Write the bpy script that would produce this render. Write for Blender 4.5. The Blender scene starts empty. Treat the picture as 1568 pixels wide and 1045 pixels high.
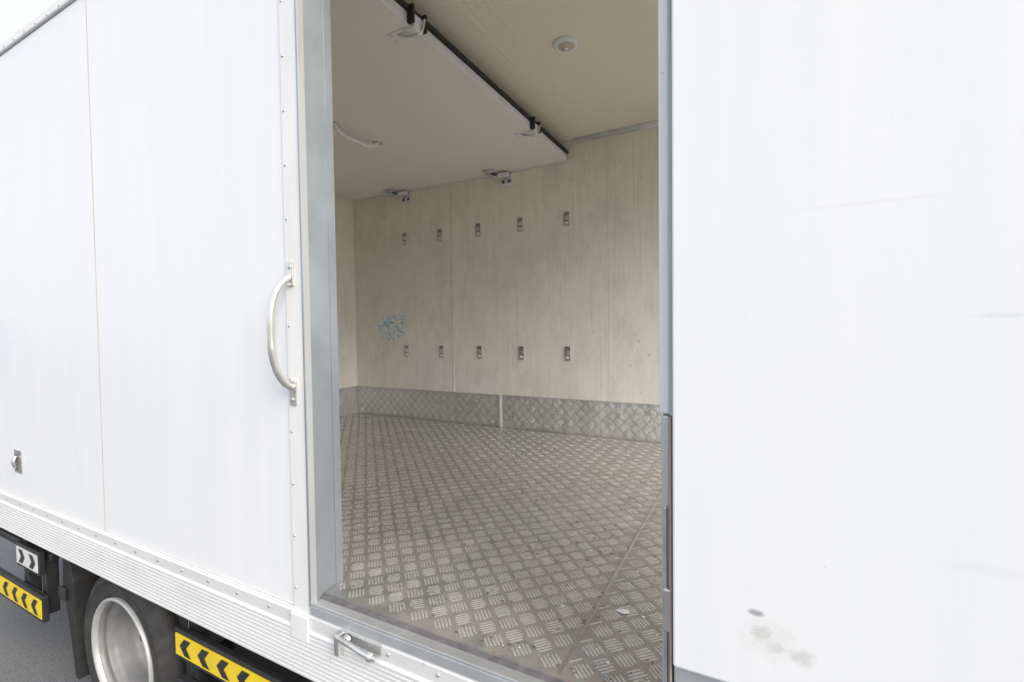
import bpy, math, random
import numpy as np
from mathutils import Vector, Matrix
random.seed(7)
sc=bpy.context.scene
sc.view_settings.view_transform='Standard'
sc.view_settings.look='None'
sc.view_settings.exposure=0
COL=sc.collection
GZ=-1.02
# ------------------------------------------------------------------ helpers
def empty(name,loc=(0,0,0)):
    o=bpy.data.objects.new(name,None); o.location=loc; COL.objects.link(o); return o
def mesh_obj(name,verts,faces,mat,parent=None,smooth=False,bevel=0,seg=2):
    me=bpy.data.meshes.new(name); me.from_pydata(verts,[],faces); me.update()
    o=bpy.data.objects.new(name,me); COL.objects.link(o)
    if mat: me.materials.append(mat)
    if smooth:
        me.polygons.foreach_set('use_smooth',[True]*len(me.polygons))
    if bevel>0:
        m=o.modifiers.new('b','BEVEL'); m.width=bevel; m.segments=seg; m.limit_method='ANGLE'
    if parent: o.parent=parent
    return o
def boxvf(x0,x1,y0,y1,z0,z1,off=0):
    v=[(x0,y0,z0),(x1,y0,z0),(x1,y1,z0),(x0,y1,z0),(x0,y0,z1),(x1,y0,z1),(x1,y1,z1),(x0,y1,z1)]
    f=[(0,3,2,1),(4,5,6,7),(0,1,5,4),(1,2,6,5),(2,3,7,6),(3,0,4,7)]
    return v,[tuple(i+off for i in q) for q in f]
def box(name,x0,x1,y0,y1,z0,z1,mat,parent=None,bevel=0.0,seg=2):
    v,f=boxvf(x0,x1,y0,y1,z0,z1); return mesh_obj(name,v,f,mat,parent,bevel=bevel,seg=seg)
def boxes(name,L,mat,parent=None,bevel=0.0):
    V=[];Fc=[]
    for b in L:
        v,f=boxvf(*b,off=len(V)); V+=v; Fc+=f
    return mesh_obj(name,V,Fc,mat,parent,bevel=bevel)
def domes(name,pts,r,h,axis,mat,parent=None,n=10):
    V=[];Fc=[]
    ax=Vector(axis); t=ax.orthogonal().normalized(); b=ax.cross(t)
    for p in pts:
        o=len(V); p=Vector(p)
        for (rr,hh) in ((r,0),(r*.8,h*.65),(r*.4,h)):
            for i in range(n):
                a=2*math.pi*i/n; V.append(tuple(p+t*(rr*math.cos(a))+b*(rr*math.sin(a))+ax*hh))
        V.append(tuple(p+ax*h*1.05))
        for k in range(2):
            for i in range(n):
                j=(i+1)%n; Fc.append((o+k*n+i,o+k*n+j,o+(k+1)*n+j,o+(k+1)*n+i))
        for i in range(n): Fc.append((o+2*n+i,o+2*n+(i+1)%n,o+3*n))
    return mesh_obj(name,V,Fc,mat,parent,smooth=True)
def lathe(name,prof,center,mat,parent=None,axis='y',n=64,smooth=True):
    V=[];Fc=[]
    for (r,d) in prof:
        for i in range(n):
            a=2*math.pi*i/n
            if axis=='y': V.append((center[0]+r*math.cos(a),center[1]+d,center[2]+r*math.sin(a)))
            else: V.append((center[0]+r*math.cos(a),center[1]+r*math.sin(a),center[2]+d))
    for k in range(len(prof)-1):
        for i in range(n):
            j=(i+1)%n; Fc.append((k*n+i,k*n+j,(k+1)*n+j,(k+1)*n+i))
    return mesh_obj(name,V,Fc,mat,parent,smooth=smooth)
def tube(name,pts,r,mat,parent=None,n=14):
    cu=bpy.data.curves.new(name,'CURVE'); cu.dimensions='3D'; cu.bevel_depth=r; cu.bevel_resolution=5; cu.use_fill_caps=True
    s=cu.splines.new('BEZIER'); s.bezier_points.add(len(pts)-1)
    for bp,p in zip(s.bezier_points,pts):
        bp.co=p; bp.handle_left_type='AUTO'; bp.handle_right_type='AUTO'
    cu.resolution_u=10
    o=bpy.data.objects.new(name,cu); COL.objects.link(o); cu.materials.append(mat)
    if parent: o.parent=parent
    return o
# ------------------------------------------------------------------ node helper
class N:
    def __init__(s,name):
        s.m=bpy.data.materials.new(name); s.m.use_nodes=True; s.t=s.m.node_tree
        s.b=s.t.nodes['Principled BSDF']; s.tc=s.t.nodes.new('ShaderNodeTexCoord').outputs['Object']
    def link(s,a,b): s.t.links.new(a,b)
    def set(s,key,val):
        if hasattr(val,'links'): s.link(val,s.b.inputs[key])
        else: s.b.inputs[key].default_value=(tuple(val)+(1,) if isinstance(val,tuple) and len(val)==3 else val)
    def mp(s,scale=(1,1,1),loc=(0,0,0),rot=(0,0,0)):
        n=s.t.nodes.new('ShaderNodeMapping'); n.inputs['Scale'].default_value=scale; n.inputs['Location'].default_value=loc; n.inputs['Rotation'].default_value=rot
        s.link(s.tc,n.inputs['Vector']); return n.outputs[0]
    def noise(s,scale,vec=None,detail=4,rough=.55,dist=0):
        n=s.t.nodes.new('ShaderNodeTexNoise'); n.inputs['Scale'].default_value=scale; n.inputs['Detail'].default_value=detail
        n.inputs['Roughness'].default_value=rough; n.inputs['Distortion'].default_value=dist
        s.link(vec if vec is not None else s.tc,n.inputs['Vector']); return n.outputs['Fac']
    def ramp(s,v,p0,p1,c0=(0,0,0,1),c1=(1,1,1,1)):
        n=s.t.nodes.new('ShaderNodeValToRGB'); e=n.color_ramp.elements
        e[0].position=p0; e[1].position=p1; e[0].color=c0; e[1].color=c1
        s.link(v,n.inputs[0]); return n.outputs[0]
    def mix(s,f,a,b,mode='MIX'):
        n=s.t.nodes.new('ShaderNodeMix'); n.data_type='RGBA'; n.blend_type=mode
        for k,val in ((0,f),(6,a),(7,b)):
            if hasattr(val,'links'): s.link(val,n.inputs[k])
            else: n.inputs[k].default_value=val if k==0 else (tuple(val)+(1,) if len(val)==3 else val)
        return n.outputs[2]
    def math(s,op,a,b=0.0,c=None):
        n=s.t.nodes.new('ShaderNodeMath'); n.operation=op
        for k,val in ((0,a),(1,b),(2,c)):
            if val is None: continue
            if hasattr(val,'links'): s.link(val,n.inputs[k])
            else: n.inputs[k].default_value=val
        return n.outputs[0]
    def maprange(s,v,a,b,c,d):
        n=s.t.nodes.new('ShaderNodeMapRange')
        n.inputs[1].default_value=a;n.inputs[2].default_value=b;n.inputs[3].default_value=c;n.inputs[4].default_value=d
        s.link(v,n.inputs[0]); return n.outputs[0]
    def bump(s,h,strength=.2,dist=.002):
        n=s.t.nodes.new('ShaderNodeBump'); n.inputs['Strength'].default_value=strength; n.inputs['Distance'].default_value=dist
        s.link(h,n.inputs['Height']); s.link(n.outputs[0],s.b.inputs['Normal'])
    def xyz(s):
        n=s.t.nodes.new('ShaderNodeSeparateXYZ'); s.link(s.tc,n.inputs[0]); return n.outputs
    def blob(s,cx,cz,rx,rz,nz,amt=.8,hard=(.35,.6)):
        X,Y,Z=s.xyz()
        dx=s.math('DIVIDE',s.math('SUBTRACT',X,cx),rx); dz=s.math('DIVIDE',s.math('SUBTRACT',Z,cz),rz)
        d=s.math('SQRT',s.math('ADD',s.math('MULTIPLY',dx,dx),s.math('MULTIPLY',dz,dz)))
        f=s.math('SUBTRACT',1.0,d)
        f=s.math('ADD',f,s.math('MULTIPLY',s.math('SUBTRACT',nz,.5),2.2))
        f=s.maprange(f,hard[0],hard[1],0,amt)
        c=s.maprange(d,0.9,1.25,1,0)
        return s.math('MULTIPLY',f,c)

def simple(name,col,rough=.5,metal=0,var=.1,nscale=6,bump=0,stretch=(1,1,1)):
    n=N(name); v=n.noise(nscale,n.mp(stretch),5)
    a=tuple(max(0,c*(1-var)) for c in col); b=tuple(min(1,c*(1+var)) for c in col)
    n.set('Base Color',n.mix(n.ramp(v,.3,.7),a,b)); n.set('Metallic',metal)
    n.set('Roughness',n.maprange(n.noise(nscale*2.3),.3,.7,max(.05,rough-.08),min(1,rough+.1)))
    if bump: n.bump(n.noise(nscale*8),bump,.002)
    return n.m

# ------------------------------------------------------------------ materials
def m_white(name,smudge=None,base=(.835,.842,.855)):
    n=N(name)
    streak=n.noise(3.0,n.mp((5,5,.35)),4,.5)
    cloud=n.noise(1.1,None,3)
    fine=n.noise(60,n.mp((3,3,.4)),3)
    c=n.mix(n.ramp(streak,.3,.75),(base[0]*.955,base[1]*.96,base[2]*.972),base)
    c=n.mix(n.ramp(cloud,.42,.8),c,(.79,.81,.84))
    scr=n.ramp(fine,.70,.78); c=n.mix(n.math('MULTIPLY',scr,.10),c,(.6,.6,.6))
    sp=n.ramp(n.noise(90,n.mp((1,1,1),(2,3,4)),2,.5),.78,.81); c=n.mix(n.math('MULTIPLY',sp,.3),c,(.50,.50,.48))
    if smudge:
        for (cx,cz,rx,rz,col,amt,sc_) in smudge:
            nz=n.noise(sc_,None,8,.72,.3)
            c=n.mix(n.blob(cx,cz,rx,rz,nz,amt,(.2,.75)),c,col)
    n.set('Base Color',c); n.set('Roughness',n.maprange(streak,.3,.7,.36,.48))
    n.bump(n.noise(4,n.mp((1,1,.5))),.12,.006)
    return n.m
M_white=m_white('white_painted_panel',[(-3.5,.75,.6,.25,(.66,.74,.81),.35,3.0)])
M_door=m_white('white_door_panel',[
   (-.0,.303,.020,.009,(.28,.28,.29),.8,40),
   (.006,.272,.024,.020,(.50,.47,.43),.55,70),
   (.028,.252,.022,.014,(.53,.50,.46),.5,80),
   (.065,.248,.025,.020,(.53,.51,.48),.55,75),
   (.02,.262,.06,.045,(.68,.67,.65),.35,50),
   (.33,.79,.12,.006,(.62,.64,.67),.5,14),
   (.33,1.03,.04,.008,(.66,.67,.70),.35,18),
   (.15,.96,.16,.004,(.72,.72,.72),.4,12),
   (.28,.44,.10,.012,(.70,.71,.72),.3,12)])
def m_trim():
    n=N('white_trim'); v=n.noise(18,n.mp((1,1,.25)),5)
    c=n.mix(n.ramp(v,.35,.75),(.75,.75,.75),(.82,.82,.82))
    sp=n.ramp(n.noise(70,None,3),.70,.76); c=n.mix(n.math('MULTIPLY',sp,.4),c,(.42,.38,.33))
    n.set('Base Color',c); n.set('Roughness',.4); n.bump(v,.08,.002); return n.m
M_trim=m_trim()
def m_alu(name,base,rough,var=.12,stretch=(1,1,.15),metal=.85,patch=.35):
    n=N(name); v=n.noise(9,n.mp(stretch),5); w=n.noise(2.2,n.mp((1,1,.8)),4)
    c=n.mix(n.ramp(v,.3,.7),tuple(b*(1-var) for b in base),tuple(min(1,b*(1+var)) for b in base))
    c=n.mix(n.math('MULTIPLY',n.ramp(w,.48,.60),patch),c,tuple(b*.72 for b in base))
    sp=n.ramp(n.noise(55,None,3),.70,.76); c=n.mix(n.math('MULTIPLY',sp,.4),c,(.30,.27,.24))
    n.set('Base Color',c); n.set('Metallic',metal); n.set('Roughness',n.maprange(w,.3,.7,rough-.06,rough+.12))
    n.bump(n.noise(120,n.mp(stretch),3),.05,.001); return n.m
M_alu=m_alu('brushed_aluminium',(.66,.68,.70),.42,metal=.7)
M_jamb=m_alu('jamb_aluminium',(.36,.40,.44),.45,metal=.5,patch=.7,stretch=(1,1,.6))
M_rail=m_alu('anodised_rail',(.77,.77,.77),.45,var=.05,stretch=(.2,1,1),metal=.2,patch=.15)
M_steel=simple('galvanised_steel',(.66,.66,.65),.32,.9,.15,20)
M_chrome=simple('polished_handle',(.78,.76,.72),.22,.9,.1,14)
M_rubber=simple('black_rubber',(.018,.018,.018),.6,0,.3,20)
M_gap=simple('dark_gap',(.03,.03,.03),.8,0,.2,20)
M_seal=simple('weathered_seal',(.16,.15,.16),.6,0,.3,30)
M_blueseal=simple('faded_door_seal',(.34,.37,.40),.5,0,.25,12,0,(1,1,.3))
M_blackpaint=simple('black_chassis_paint',(.022,.023,.026),.45,0,.35,7,.1)
M_yellow=simple('yellow_reflector',(.82,.60,.02),.4,0,.08,15)
M_whiteref=simple('white_reflector',(.70,.70,.68),.4,0,.08,15)
M_rim=simple('silver_wheel_paint',(.235,.237,.245),.5,.2,.22,7)
M_lip=simple('wheel_lip_paint',(.50,.50,.50),.4,.3,.1,12)
def m_tyre():
    n=N('tyre_rubber'); v=n.noise(14,None,5)
    n.set('Base Color',n.mix(n.ramp(v,.35,.7),(.028,.028,.030),(.06,.058,.055))); n.set('Roughness',.75)
    n.bump(n.noise(90),.15,.002); return n.m
M_tyre=m_tyre()
def m_cream(name,top=(.86,.80,.68),low=(.85,.84,.80),scuffs=True):
    n=N(name); X,Y,Z=n.xyz()
    zz=n.math('ADD',Z,n.math('MULTIPLY',n.math('SUBTRACT',n.noise(1.3),.5),1.0))
    g=n.maprange(zz,.4,1.9,0,1)
    c=n.mix(g,low,top)
    grain=n.noise(26,n.mp((6,6,.10)),5,.6)
    c=n.mix(n.math('MULTIPLY',n.ramp(grain,.45,.85),.28),c,(.58,.55,.48))
    drip=n.noise(9,n.mp((9,9,.16),(3,1,2)),3,.5)
    c=n.mix(n.math('MULTIPLY',n.ramp(drip,.56,.74),.42),c,(.64,.61,.49))
    if scuffs:
        s1=n.ramp(n.noise(3.5,n.mp((1,1,.6)),8,.75),.46,.68)
        c=n.mix(n.math('MULTIPLY',s1,.48),c,(.56,.54,.47))
        s6=n.ramp(n.noise(7,n.mp((1,1,.5),(4,4,4)),8,.78),.56,.70)
        c=n.mix(n.math('MULTIPLY',s6,.38),c,(.48,.48,.45))
        s4=n.ramp(n.noise(34,n.mp((2.6,1,.06),(8,2,1)),4,.6),.58,.68)
        c=n.mix(n.math('MULTIPLY',s4,n.maprange(X,-2.8,-.4,.14,.42)),c,(.48,.46,.40))
        s5=n.ramp(n.noise(30,n.mp((2.6,1,.05),(1,6,4)),4,.6),.60,.70)
        c=n.mix(n.math('MULTIPLY',s5,n.maprange(X,-2.8,-.4,.1,.5)),c,(.93,.93,.92))
        area=n.ramp(n.noise(2.3,n.mp((1,1,1),(7,1,5)),2,.5),.50,.60)
        for (sc_,loc,th,col,am) in ((30,(5,2,1),.695,(.25,.42,.36),.7),(42,(9,1,3),.72,(.50,.28,.16),.65),(34,(2,8,6),.70,(.32,.30,.28),.65),(38,(12,3,2),.725,(.20,.42,.55),.6)):
            s2=n.ramp(n.noise(sc_,n.mp((.9,1,.6),loc),3,.55),th,th+.025)
            c=n.mix(n.math('MULTIPLY',n.math('MULTIPLY',s2,am),n.math('ADD',n.math('MULTIPLY',area,.8),.2)),c,col)
        wv=n.noise(30,n.mp((1,1,1),(.3,0,.7)),2,.5,.8)
        line=n.ramp(n.math('ABSOLUTE',n.math('SUBTRACT',wv,.5)),.02,.05,(1,1,1,1),(0,0,0,1))
        m=n.blob(-2.88,.80,.17,.13,n.noise(11),1.0,(.0,.25))
        c=n.mix(n.math('MULTIPLY',line,n.math('MULTIPLY',m,.95)),c,(.10,.40,.66))
    n.set('Base Color',c); n.set('Roughness',n.maprange(grain,.3,.7,.38,.5))
    n.bump(grain,.25,.0015)
    return n.m
M_wall=m_cream('cream_frp_wall')
M_ceil=m_cream('cream_ceiling_panel',(.86,.79,.67),(.86,.79,.67),False)
M_partition=m_cream('partition_panel',(.86,.83,.77),(.86,.83,.77),False)
def m_plate(name,kick=False,bars=False):
    n=N(name); X,Y,Z=n.xyz()
    big=n.noise(1.6,None,4); mid=n.noise(9,None,5,.6); fine=n.noise(60,None,4,.6)
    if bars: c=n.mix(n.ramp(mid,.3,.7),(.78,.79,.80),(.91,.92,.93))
    else: c=n.mix(n.ramp(mid,.3,.7),(.37,.375,.38),(.53,.535,.54))
    if kick: c=n.mix(.4,c,(.75,.75,.75))
    if not kick:
        gx=n.maprange(X,-1.8,-.2,.15,.85 if not bars else .55)
        gm=n.math('MULTIPLY',n.ramp(n.math('ADD',n.noise(11,None,9,.8),n.math('MULTIPLY',n.math('SUBTRACT',big,.5),.8)),.45,.64),gx)
        c=n.mix(gm,c,(.29,.22,.16))
        sp=n.ramp(n.noise(38,None,3,.6),.64,.71); c=n.mix(n.math('MULTIPLY',sp,.6),c,(.22,.175,.14))
    else: gm=n.math('MULTIPLY',mid,.2)
    n.set('Base Color',c)
    n.set('Metallic',n.math('SUBTRACT',.72,n.math('MULTIPLY',gm,.7)))
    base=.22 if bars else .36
    r=n.maprange(big,.3,.7,base-.08,base+.12); r=n.math('ADD',r,n.math('MULTIPLY',gm,.4)); n.set('Roughness',r)
    if kick: n.bump(n.math('ADD',n.math('MULTIPLY',n.noise(5,n.mp((1,1,.6)),3),8.0),fine),.8,.004)
    else: n.bump(n.math('ADD',n.math('MULTIPLY',n.noise(3.0,None,2),4.0),fine),.35,.002)
    return n.m
M_plate=m_plate('floor_tread_plate'); M_kick=m_plate('kick_tread_plate',True)
M_bars=m_plate('floor_tread_bar_metal',False,True); M_kbars=m_plate('kick_tread_bar_metal',True,True)
def m_asphalt():
    n=N('asphalt'); a=n.noise(180,None,3,.7); b=n.noise(2.5,None,5)
    c=n.mix(n.ramp(a,.35,.7),(.085,.090,.098),(.22,.23,.24)); c=n.mix(n.math('MULTIPLY',n.ramp(b,.4,.7),.3),c,(.18,.18,.18))
    n.set('Base Color',c); n.set('Roughness',.9); n.bump(a,.5,.004); return n.m
M_asph=m_asphalt()

# ------------------------------------------------------------------ tread bars (real geometry, lattice turned 45 degrees)
def tread(name,a0,a1,b0,b1,s,place,mat,parent,h=.0019,pred=None):
    V=[];Fc=[]
    q=math.sqrt(.5); L=s*.46; w=s*.055
    cmin=int((min(a0+b0,a1+b1)*q)/s)-2; cmax=int((max(a0+b0,a1+b1)*q)/s)+2
    dmin=int(((b0-a1)*q)/s)-2; dmax=int(((b1-a0)*q)/s)+2
    for i in range(cmin,cmax):
        for j in range(dmin,dmax):
            cu=(i+.5)*s; cv=(j+.5)*s
            ca=(cu-cv)*q; cb=(cu+cv)*q
            if ca<a0-s or ca>a1+s or cb<b0-s or cb>b1+s: continue
            par=(i+j)%2
            for k in range(-2,3):
                l=L*(1-.10*abs(k)); v0=k*s*.17
                wear=h*random.uniform(.6,1.1)
                P=[(-l,0,0),(-l*.7,-w,0),(l*.7,-w,0),(l,0,0),(l*.7,w,0),(-l*.7,w,0),(-l*.6,0,wear),(l*.6,0,wear)]
                pts=[]; ok=True
                for (u,v,hh) in P:
                    v=v+v0
                    if par: u,v=v,u
                    a=(cu+u-cv-v)*q; b=(cu+u+cv+v)*q
                    if a<a0 or a>a1 or b<b0 or b>b1 or (pred and not pred(a,b)): ok=False;break
                    pts.append(place(a,b,hh))
                if not ok: continue
                o=len(V); V+=pts
                f=[(0,1,6),(1,2,7,6),(2,3,7),(3,4,7),(4,5,6,7),(5,0,6)]
                Fc+= [tuple(t_+o for t_ in t) for t in f]
    return mesh_obj(name,V,Fc,mat,parent,smooth=True)

# ------------------------------------------------------------------ TRUCK
T=empty('box_truck')
XL,XR=-4.75,1.5
ZB,ZT=-.04,2.19
HC=2.121; W=2.30; TH=.107
OL,OR=-1.144,-.133
SK=.008
box('side_panel_rear',XL,-2.3960,0,SK,ZB,ZT-.045,M_white,T,.0012)
box('side_panel_front',-2.3920,-1.2255,0,SK,ZB,ZT-.045,M_white,T,.0012)
M_line=simple('seam_sealant',(.50,.43,.36),.7)
box('seam_filler',-2.3959,-2.3921,-.0010,SK,ZB,ZT-.045,M_line,T)
box('strip_sealant',-1.2254,-1.2222,-.001,SK,ZB,ZT-.045,simple('edge_sealant',(.58,.53,.46),.7),T)
box('side_wall_core',XL,-1.152,SK+.001,TH,ZB+.002,ZT-.05,M_wall,T)
box('side_wall_core_right',OR+.012,XR,SK+.001,TH,ZB+.002,ZT-.05,M_wall,T)
box('side_skin_right',OR+.02,XR,0,SK,ZB,ZT-.045,M_white,T)
box('door_header',-1.151,OR+.011,.001,TH,2.02,ZT-.05,M_alu,T)
box('roof_edge_moulding',XL-.01,XR,-.010,.03,ZT-.040,ZT+.003,M_trim,T,.006)
domes('roof_edge_rivets',[(XL+.1+i*.12,-.010,ZT-.028) for i in range(50)],.006,.003,(0,-1,0),M_steel,T)
box('roof_edge_moulding_far',XL-.01,XR,2.37,2.412,ZT-.045,ZT+.003,M_trim,T,.006)
box('roof',XL,XR,.031,2.369,HC+.002,ZT,M_white,T)
box('rear_wall_outer',XL,XL+.04,.0,2.4,ZB,HC,M_white,T)
box('door_frame_strip',-1.222,-1.146,-.005,.003,ZB-.012,ZT-.046,M_trim,T,.002)
domes('door_frame_rivets',[(-1.210,-.005,.02+i*.155) for i in range(14)],.0045,.0025,(0,-1,0),M_steel,T)
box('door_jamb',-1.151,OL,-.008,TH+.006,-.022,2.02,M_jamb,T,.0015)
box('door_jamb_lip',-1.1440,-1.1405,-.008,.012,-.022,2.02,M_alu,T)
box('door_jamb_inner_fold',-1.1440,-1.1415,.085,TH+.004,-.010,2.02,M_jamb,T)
box('door_edge_profile',-.160,-.1405,-.030,.020,.62,2.02,M_trim,T,.004,3)
box('door_edge_profile_upper_lip',-.1405,-.1350,-.040,.0,.62,2.02,M_blueseal,T,.001)
box('door_edge_channel',-.157,-.1415,-.026,.020,-.02,.617,M_alu,T,.004,3)
box('door_edge_channel_lip',-.1415,-.1375,-.038,.0,-.02,.617,simple('rusty_edge',(.38,.30,.25),.7),T,.001)
box('door_latch_rod',-.152,-.146,-.036,-.027,-.02,.45,M_steel,T,.0025)
box('door_hinge_plate',-.153,-.139,-.040,-.027,.22,.30,M_steel,T,.003)
box('side_door_leaf',-.1335,1.02,-.052,-.006,.168,2.05,M_door,T,.004,3)
box('side_door_leaf_threshold',-.1335,1.02,-.040,-.006,.05,.163,M_alu,T,.003)
prof=[(-.006,-.042),(-.006,-.046),(-.010,-.050),(-.010,-.088),(-.014,-.092)]
z=-.092; ribs=10; dz=(.226-.098)/ribs
for i in range(ribs):
    prof+=[(-.016,z-.002),(-.016,z-dz*.62),(-.0115,z-dz*.72),(-.0115,z-dz*.95)]; z-=dz
prof+=[(-.016,-.222),(-.016,-.229),(.03,-.229),(.03,-.042)]
V=[(XL,y,zz) for y,zz in prof]+[(XR,y,zz) for y,zz in prof]; n_=len(prof)
Fc=[(i,(i+1)%n_,(i+1)%n_+n_,i+n_) for i in range(n_)]
Fc.append(tuple(range(n_)))
mesh_obj('bottom_rail',V,Fc,M_rail,T)
domes('bottom_rail_rivets',[(XL+.06+i*.16,-.010,-.066) for i in range(39)],.006,.003,(0,-1,0),M_steel,T)
box('door_sill',-1.143,1.0,-.012,.038,-.040,-.012,M_alu,T,.002)
box('door_sill_lip',-1.143,1.0,-.012,-.004,-.0118,-.004,M_alu,T,.001)
box('door_sill_gap',-1.143,1.0,.026,.0385,-.0118,-.006,M_seal,T)
box('sill_corner_cap',-1.222,-1.146,-.018,-.011,-.125,-.050,M_trim,T,.003)
LT=empty('rail_latch'); LT.parent=T
box('latch_plate',-1.02,-.87,-.016,-.010,-.072,-.045,M_steel,LT,.003)
tube('latch_bar',[(-1.015,-.03,-.056),(-.96,-.034,-.06),(-.91,-.034,-.068),(-.875,-.028,-.075)],.0075,M_steel,LT)
box('latch_hook',-1.022,-1.004,-.036,-.010,-.108,-.048,M_steel,LT,.005,3)
domes('latch_knob',[(-.895,-.028,-.074),(-.985,-.02,-.058)],.013,.012,(0,-1,0),M_steel,LT,16)
GH=empty('grab_handle'); GH.parent=T
hx=-1.196
for nm,zc in (('upper',.945),('lower',.60)):
    box('handle_foot_'+nm,hx-.014,hx+.014,-.0105,-.005,zc-.036,zc+.036,M_chrome,GH,.004,3)
domes('handle_screws',[(hx,-.0105,.965),(hx,-.0105,.58)],.007,.003,(0,-1,0),M_steel,GH,12)
tube('handle_bar',[(hx,-.012,.935),(hx-.004,-.035,.915),(hx-.01,-.058,.86),(hx-.012,-.064,.775),(hx-.01,-.058,.69),(hx-.004,-.035,.635),(hx,-.012,.615)],.0105,M_chrome,GH)
KL=empty('panel_lock'); KL.parent=T
box('lock_plate',-3.325,-3.235,-.004,0,.085,.20,M_steel,KL,.006,3)
box('lock_recess',-3.300,-3.260,-.0065,-.0042,.10,.185,M_seal,KL,.003)
tube('lock_lever',[(-3.28,-.01,.17),(-3.276,-.02,.145),(-3.28,-.012,.115)],.008,M_steel,KL)

# ---------------------------------------------------------------- INTERIOR
XF=-3.331
box('far_side_wall',XL,XR,W,2.4,ZB,HC,M_wall,T)
box('bulkhead',XF-.05,XF,TH+.001,W-.001,.0,HC-.001,M_wall,T)
box('ceiling',XF,XR,TH+.001,W-.001,HC,HC+.0015,M_ceil,T)
box('floor_plate',XF,XR,TH,W,-.06,0,M_plate,T)
box('floor_plate_door_edge',OL+.003,XR-.5,.039,TH-.0005,-.059,-.0003,M_plate,T)
fp=lambda a,b,h:(a,b,h+.0002)
S=.055
tread('floor_tread_bars',XF+.01,-.398,.045,W-.01,S,fp,M_bars,T,pred=lambda a,b: b>TH+.003 or a>OL+.006)
tread('floor_tread_bars_right',-.390,XR-.51,.045,W-.01,S,fp,M_bars,T)
box('floor_seam',-.3975,-.3905,.045,W-.01,.0,.0012,M_steel,T)
box('kick_plate',XF+.004,-1.793,W-.004,W-.0002,.002,.254,M_kick,T)
box('kick_plate_right',-1.790,XR,W-.004,W-.0002,.002,.256,M_kick,T)
kp=lambda a,b,h:(a,W-.0041-h,b)
tread('kick_bars',XF+.01,-1.81,.006,.250,S,kp,M_kbars,T)
tread('kick_bars_right',-1.77,XR-.5,.006,.252,S,kp,M_kbars,T)
box('kick_plate_seam_strip',-1.800,-1.778,W-.0075,W-.0045,.0,.256,M_trim,T,.001)
box('kick_plate_end',XF,XF+.004,TH+.01,W-.005,.002,.254,M_kick,T)
box('kick_joint',-3.192,-3.186,W-.0062,W-.0045,.0,.254,M_steel,T)
for i,(x,w_) in enumerate([(-2.244,.005),(-2.228,.005)]):
    box('wall_joint_strip_%d'%i,x-w_/2,x+w_/2,W-.003,W-.0002,.256,HC-.03,M_wall,T,.001)
MJ=simple('joint_line',(.68,.64,.55),.6)
for i,x in enumerate([-2.236,-.921]):
    box('wall_joint_%d'%i,x-.001,x+.001,W-.0012,W-.0001,.256,HC-.03,MJ,T)
def lash(nm,x,z):
    e=empty(nm); e.parent=T
    w,h=.022,.052; y=W
    boxes('frame',[(x-w,x-w+.005,y-.007,y-.0003,z-h,z+h),(x+w-.005,x+w,y-.007,y-.0003,z-h,z+h),
      (x-w+.0051,x+w-.0051,y-.007,y-.0003,z+h-.006,z+h),(x-w+.0051,x+w-.0051,y-.007,y-.0003,z-h,z-h+.006)],M_steel,e,.0012)
    box('recess',x-w+.0052,x+w-.0052,y-.002,y-.0002,z-h+.0062,z+h-.0062,M_seal,e)
    box('tongue',x-w+.009,x+w-.007,y-.009,y-.0022,z-.012,z+.024,M_steel,e,.003)
    box('cream_flap',x-w+.008,x+w-.008,y-.005,y-.0022,z-h+.010,z-.018,M_wall,e,.001)
    box('stud',x-.008,x+.008,y-.008,y-.0022,z+.030,z+.038,M_steel,e,.002)
for i in range(5):
    lash('lashing_plate_upper_%d'%i,-2.729+i*.376,1.565)
    lash('lashing_plate_lower_%d'%i,-2.729+i*.376,.588)
box('cove_trim',-1.14,-.70,W-.03,W-.0005,HC-.028,HC-.0005,M_alu,T,.004)
box('cove_trim_right',-.698,XR,W-.034,W-.0005,HC-.034,HC-.0005,M_trim,T,.006)
for i,x in enumerate([-1.10,-1.065,-1.02,-.985]):
    box('ceiling_rib_%d'%i,x-.004,x+.004,TH+.002,W-.035,HC-.003,HC-.0002,M_ceil,T,.001)
CLm=empty('ceiling_lamp'); CLm.parent=T
lx,ly=-.805,1.205
lathe('bezel',[(.060,-.0005),(.060,-.008),(.052,-.014),(.040,-.016),(.036,-.012)],(lx,ly,HC),M_trim,CLm,'z',40)
lathe('lens',[(.036,-.012),(.030,-.020),(.018,-.026),(.0005,-.028)],(lx,ly,HC),simple('lamp_lens',(.55,.47,.36),.25),CLm,'z',40)
lathe('lamp_screw',[(.012,-.024),(.010,-.031),(.0005,-.032)],(lx,ly,HC),M_steel,CLm,'z',20)
HP=1.977
PT=empty('folding_partition'); PT.parent=T
box('panel_core',XF+.003,-1.224,.16,2.285,HP,2.058,M_partition,PT,.003)
box('panel_edge_profile',-1.2235,-1.216,.16,2.285,HP-.002,HP+.046,M_trim,PT,.002)
box('panel_gasket',-1.2235,-1.200,.16,2.290,HP+.048,HP+.066,M_rubber,PT,.004,3)
box('panel_rear_gasket',XF+.003,-1.224,2.2855,2.298,HP+.010,HP+.05,M_rubber,PT,.002)
box('panel_wall_trim',XF+.003,-1.215,2.276,2.297,HP-.006,HP-.0005,M_trim,PT,.001)
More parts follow.
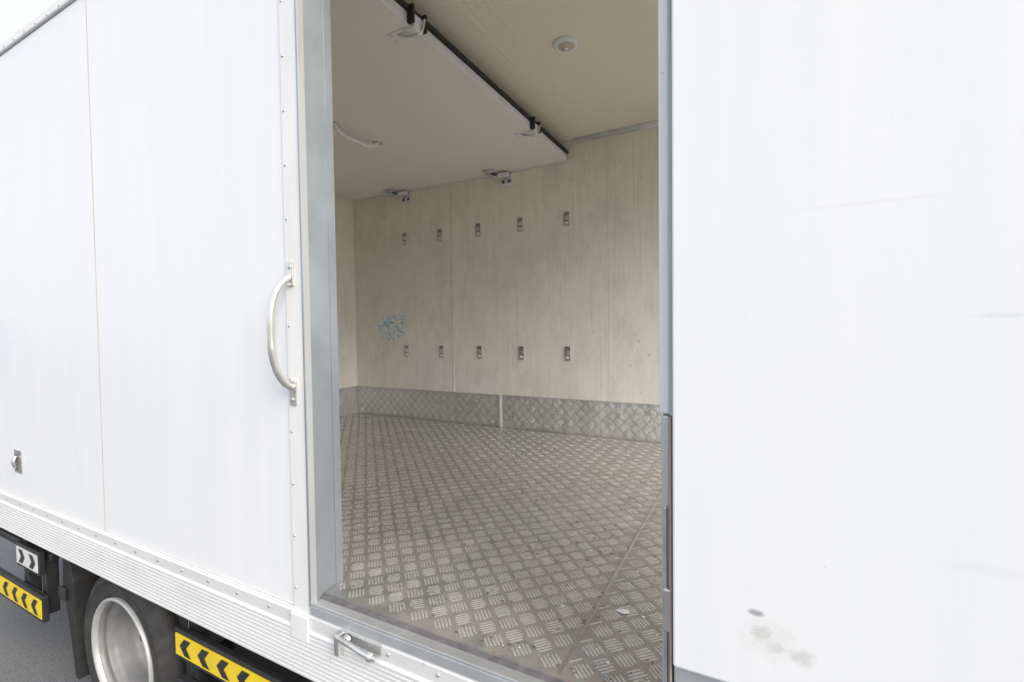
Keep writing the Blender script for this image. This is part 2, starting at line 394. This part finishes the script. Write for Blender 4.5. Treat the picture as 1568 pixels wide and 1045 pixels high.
for i,y in enumerate((.60,1.72)):
    box('catch_plate_%d'%i,-1.34,-1.226,y-.03,y+.03,HP-.003,HP-.0005,M_trim,PT,.001)
    box('catch_block_%d'%i,-1.235,-1.195,y-.03,y+.03,HP-.014,HP+.045,M_trim,PT,.004)
    tube('catch_lever_%d'%i,[(-1.29,y-.01,HP-.006),(-1.24,y,HP-.018),(-1.20,y+.015,HP-.012),(-1.18,y+.02,HP+.04)],.005,M_steel,PT)
    domes('catch_screws_%d'%i,[(-1.32,y-.02,HP-.003),(-1.32,y+.02,HP-.003),(-1.26,y+.02,HP-.003)],.006,.003,(0,0,-1),M_steel,PT)
    boxes('catch_black_%d'%i,[(-1.2155,-1.186,y+.032,y+.045,HP+.0,HP+.07),(-1.2155,-1.186,y-.047,y-.033,HP+.0,HP+.07)],M_rubber,PT,.002)
for i,x in enumerate((-2.77,-1.785)):
    box('hinge_leaf_%d'%i,x-.075,x+.03,2.17,2.275,HP-.010,HP-.0065,M_trim,PT,.001)
    box('hinge_wall_leaf_%d'%i,x+.02,x+.13,W-.010,W-.0004,HP-.105,HP-.012,M_trim,PT,.003)
    boxes('hinge_wall_leaf_slots_%d'%i,[(x+.035,x+.060,W-.0125,W-.0102,HP-.085,HP-.060),(x+.085,x+.110,W-.0125,W-.0102,HP-.085,HP-.060)],M_seal,PT)
    box('hinge_knuckle_%d'%i,x-.02,x+.11,2.245,2.275,HP-.045,HP-.011,M_trim,PT,.008,3)
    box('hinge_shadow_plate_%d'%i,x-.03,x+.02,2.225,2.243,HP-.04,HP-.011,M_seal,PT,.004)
    box('hinge_bolt_%d'%i,x-.06,x-.035,2.16,2.21,HP-.028,HP-.0105,M_steel,PT,.004)
    tube('hinge_pin_%d'%i,[(x-.04,2.20,HP-.03),(x+.03,2.25,HP-.045),(x+.10,2.28,HP-.065)],.006,M_steel,PT)
tube('partition_handle',[(-2.165,1.04,HP-.002),(-2.165,1.07,HP-.035),(-2.16,1.20,HP-.052),(-2.155,1.34,HP-.035),(-2.155,1.38,HP-.002)],.012,M_trim,PT)
boxes('partition_handle_feet',[(-2.185,-2.145,1.01,1.06,HP-.006,HP-.0005),(-2.175,-2.135,1.36,1.41,HP-.006,HP-.0005)],M_steel,PT,.002)
for i,(x,y) in enumerate([(-1.75,1.0),(-1.6,1.75),(-2.4,1.6)]):
    domes('panel_screw_%d'%i,[(x,y,HP)],.012,.003,(0,0,-1),M_partition,PT)
V=[];Fc=[]
for i in range(260):
    x=random.uniform(-1.1,.1) ; y=.06+random.uniform(0,1)**2*1.7; s=random.uniform(.0012,.0048)
    if i>90: x=random.uniform(-.7,.1); y=random.uniform(.06,.9)
    if i==0: x,y,s=-.323,.34,.013
    a=random.uniform(0,3); o=len(V)
    for k in range(5):
        t=a+k*1.256; r=s*random.uniform(.5,1.2); V.append((x+r*1.5*math.cos(t),y+r*math.sin(t),.0022))
    V.append((x,y,.0022+s*.35))
    Fc+=[(o+k,o+(k+1)%5,o+5) for k in range(5)]
fl=mesh_obj('paint_flakes',V,Fc,simple('flake_white',(.72,.72,.70),.6),T)
fl.data.materials.append(simple('dirt_crumb',(.16,.11,.07),.9))
fl.data.polygons.foreach_set('material_index',[1 if (i//5)%4 and i>=5 else 0 for i in range(len(Fc))])

# ---------------------------------------------------------------- UNDERBODY
box('chassis_rail',XL+.3,XR,.62,.70,-.42,-.20,M_blackpaint,T,.004)
box('chassis_rail_far',XL+.3,XR,1.70,1.78,-.42,-.20,M_blackpaint,T,.004)
boxes('cross_members',[(x,x+.06,.04,2.36,-.20,-.062) for x in (-4.6,-4.1,-3.6,-3.1,-2.6,-2.1,-1.6,-1.1,-.6,-.1,.5,1.1)],M_blackpaint,T,.003)
box('box_rear_sill',XL,XL+.05,.03,2.37,-.226,-.05,M_blackpaint,T,.004)
def wheel(nm,cx,cz,y0,flip=1,par=T):
    e=empty(nm); e.parent=par
    R=.378
    def P(L): return [(r,d*flip) for r,d in L]
    c=(cx,y0,cz)
    lathe('tyre',P([(.255,.012),(.266,.004),(.280,.0),(.30,.002),(.315,-.004),(.335,-.004),(.345,.004),(.362,.014),(.372,.028),(R,.045),
       (R,.075),(R-.010,.078),(R-.010,.086),(R,.089),(R,.125),(R-.010,.128),(R-.010,.136),(R,.139),(R,.175),(.370,.192),(.345,.212),(.29,.216),(.255,.205)]),c,M_tyre,e,'y',96)
    lathe('rim_lip',P([(.255,.012),(.258,-.002),(.252,-.008),(.245,-.005),(.241,.004),(.238,.012)]),c,M_lip,e,'y',80)
    lathe('rim_barrel',P([(.2375,.012),(.232,.020),(.230,.034),(.236,.040),(.234,.048),(.222,.058),(.216,.075),(.213,.13),(.205,.155),(.19,.168)]),c,M_rim,e,'y',80)
    lathe('rim_disc',P([(.1895,.168),(.175,.165),(.155,.150),(.143,.148),(.137,.152),(.130,.165),(.122,.170),(.09,.168),(.082,.166),(.080,.130),(.072,.118),(.055,.112),(.05,.105),(.001,.104)]),c,M_rim,e,'y',80)
    for k in range(8):
        a=k*math.pi/4+.3
        lathe('hand_hole_%d'%k,[(.023,.1545*flip),(.020,.1490*flip),(.0005,.1490*flip)],(cx+.166*math.cos(a),y0,cz+.166*math.sin(a)),M_rubber,e,'y',16)
    for k in range(6):
        a=k*math.pi/3
        lathe('lug_nut_%d'%k,[(.014,.168*flip),(.014,.145*flip),(.009,.135*flip),(.0005,.135*flip)],(cx+.105*math.cos(a),y0,cz+.105*math.sin(a)),M_steel,e,'y',6,False)
    V=[];Fc=[]
    for k in range(120):
        if (k//11)%3==2: continue
        a=2*math.pi*k/120; o=len(V)
        for rr in (.318,.328):
            for da in (-.012,.012):
                V.append((cx+rr*math.cos(a+da),y0-.0062*flip,cz+rr*math.sin(a+da)))
        Fc.append((o,o+1,o+3,o+2))
    mesh_obj('sidewall_marks',V,Fc,M_tyre,e)
wheel('rear_wheel',-2.47,-.642,.065)
wheel('rear_wheel_inner',-2.47,-.642,.32)
wheel('rear_wheel_far',-2.47,-.642,2.33,-1)
lathe('axle',[(.06,.4),(.06,2.0)],(-2.47,0,-.642),M_blackpaint,T,'y',20)
def slab(name,pts,y0,y1,mat,bev=.003):
    n=len(pts); V=[(x,y0,z) for x,z in pts]+[(x,y1,z) for x,z in pts]
    Fc=[tuple(range(n)),tuple(range(2*n-1,n-1,-1))]+[(i,i+n,(i+1)%n+n,(i+1)%n) for i in range(n)]
    return mesh_obj(name,V,Fc,mat,T,bevel=bev)
slab('mud_flap',[(-2.97,-.235),(-2.93,-.235),(-2.87,-.40),(-2.865,-.55),(-2.84,-.86),(-2.875,-.86),(-2.93,-.60),(-2.985,-.45)],.05,.58,M_rubber)
slab('mud_flap_front',[(-2.06,-.235),(-2.02,-.235),(-1.99,-.50),(-1.985,-.80),(-2.0,-.80),(-2.03,-.50)],.10,.58,M_rubber)
box('flap_bracket',-2.99,-2.93,.035,.049,-.50,-.44,M_blackpaint,T,.004)
def chevron_board(nm,x0,x1,z0,z1,y,dirn=-1,pitch=.105,mat=None):
    e=empty(nm); e.parent=T
    box('board',x0,x1,y,y+.025,z0,z1,M_blackpaint,e,.004)
    m=(z1-z0)*.14; a0,a1=x0+.012,x1-.012; b0,b1=z0+m,z1-m
    box('reflective_sheet',a0,a1,y-.003,y-.0002,b0,b1,mat or M_yellow,e)
    V=[];Fc=[]; zc=(b0+b1)/2; hh=(b1-b0)/2*.80; w=pitch*.36; k=hh*.95
    x=a0+.03
    while x+w+k<a1-.005:
        o=len(V); xs=x if dirn<0 else x+k
        s=1 if dirn<0 else -1
        tip=xs; back=xs+s*k
        V+= [(tip,y-.0045,zc),(back,y-.0045,zc+hh),(back+w,y-.0045,zc+hh),(tip+w,y-.0045,zc),(back+w,y-.0045,zc-hh),(back,y-.0045,zc-hh)]
        Fc+=[(o,o+3,o+2,o+1),(o,o+5,o+4,o+3)]
        x+=pitch
    mesh_obj('chevrons',V,Fc,M_blackpaint,e)
chevron_board('side_guard_board',-1.935,-.6,-.435,-.325,.02,-1,.115)
boxes('side_guard_lower_rail',[(-1.93,-.6,.02,.05,-.62,-.52)],M_blackpaint,T,.004)
boxes('side_guard_posts',[(-1.90,-1.85,.052,.09,-.62,-.23),(-1.25,-1.20,.052,.09,-.62,-.23),(-.70,-.65,.052,.09,-.62,-.23)],M_blackpaint,T,.003)
chevron_board('rear_guard_board',-4.3,-3.13,-.655,-.525,.02,-1,.125)
chevron_board('rear_marker_board',-3.42,-3.14,-.42,-.30,.015,1,.13,M_whiteref)
boxes('rear_guard_posts',[(-3.45,-3.39,.05,.10,-.64,-.23),(-3.22,-3.17,.05,.10,-.64,-.23),(-4.2,-4.14,.05,.10,-.64,-.23)],M_blackpaint,T,.003)
box('rear_guard_tube',-4.3,-3.12,.05,.09,-.36,-.32,M_blackpaint,T,.008)
box('battery_box',-1.75,-1.05,.12,.55,-.72,-.24,M_blackpaint,T,.02)
boxes('chassis_brackets',[(-2.0,-1.96,.10,.5,-.5,-.23),(-1.0,-.95,.10,.5,-.5,-.23)],M_steel,T,.004)

# ---------------------------------------------------------------- SETTING
mesh_obj('asphalt_ground',[(-300,-300,GZ),(300,-300,GZ),(300,300,GZ),(-300,300,GZ)],[(0,1,2,3)],M_asph)
def shrub(nm,cx,cy,r,h,ncount=900):
    V=[];Fc=[];mi=[]
    for i in range(ncount):
        th=random.uniform(0,6.28); ph=math.acos(random.uniform(-.1,1)); rr=r*random.uniform(.5,1)*(1+.25*math.sin(3*th+ph*4))
        p=Vector((cx+rr*math.sin(ph)*math.cos(th),cy+rr*math.sin(ph)*math.sin(th),GZ+.02+h*math.cos(ph)*random.uniform(.6,1)))
        s=random.uniform(.012,.03); u=Vector((random.uniform(-1,1),random.uniform(-1,1),random.uniform(-1,1))).normalized(); v=u.orthogonal().normalized()
        o=len(V); V+=[tuple(p-u*s),tuple(p+v*s*.45),tuple(p+u*s),tuple(p-v*s*.45)]; Fc.append((o,o+1,o+2,o+3)); mi.append(1 if random.random()<.15 else 0)
    o=mesh_obj(nm,V,Fc,simple('leaf_green',(.09,.14,.05),.6,0,.4,9)); o.data.materials.append(simple('flower_orange',(.65,.25,.15),.6)); o.data.polygons.foreach_set('material_index',mi)
shrub('flowering_shrub',-6.3,1.9,.6,.55,1500)

# ---------------------------------------------------------------- CAMERA
P=[-0.9153,0.7815,0.4825,0.0283,-0.0123,717.3365]
cy,cz,yaw,pitch,roll,f=P
F=Vector((-math.sin(yaw)*math.cos(pitch),math.cos(yaw)*math.cos(pitch),-math.sin(pitch)))
R=Vector((math.cos(yaw),math.sin(yaw),0)); U=R.cross(F)
R2=R*math.cos(roll)+U*math.sin(roll); U2=-R*math.sin(roll)+U*math.cos(roll)
cd=bpy.data.cameras.new('camera'); cam=bpy.data.objects.new('camera',cd); COL.objects.link(cam)
M=Matrix((R2,U2,-F)).transposed().to_4x4(); M.translation=Vector((0,cy,cz)); cam.matrix_world=M
cd.sensor_width=36; cd.lens=36*f/1568; cd.clip_start=.02; cd.clip_end=1000
sc.camera=cam
# ---------------------------------------------------------------- LIGHT
el=math.radians(32); az_dir=Vector((1,-.36,0)).normalized()
sd=bpy.data.lights.new('sun','SUN'); sd.energy=4.6; sd.angle=math.radians(40); sd.color=(1,.91,.79)
sun=bpy.data.objects.new('sun',sd); COL.objects.link(sun)
to=Vector((az_dir.x*math.cos(el),az_dir.y*math.cos(el),math.sin(el)))
sun.rotation_euler=to.to_track_quat('Z','Y').to_euler()
w=bpy.data.worlds.new('World'); sc.world=w; w.use_nodes=True; nt=w.node_tree
bg=nt.nodes['Background']; sky=nt.nodes.new('ShaderNodeTexSky'); sky.sky_type='NISHITA'; sky.sun_disc=False
sky.sun_elevation=el; sky.sun_rotation=math.atan2(az_dir.x,az_dir.y)
sky.air_density=1.0; sky.dust_density=2.0; sky.ozone_density=1.0
# thin high cloud layer: whitens the clear-sky colour
mx=nt.nodes.new('ShaderNodeMix'); mx.data_type='RGBA'; mx.inputs[0].default_value=.80
nt.links.new(sky.outputs[0],mx.inputs[6]); mx.inputs[7].default_value=(7.8,8.2,8.8,1)
nt.links.new(mx.outputs[2],bg.inputs[0]); bg.inputs[1].default_value=.15
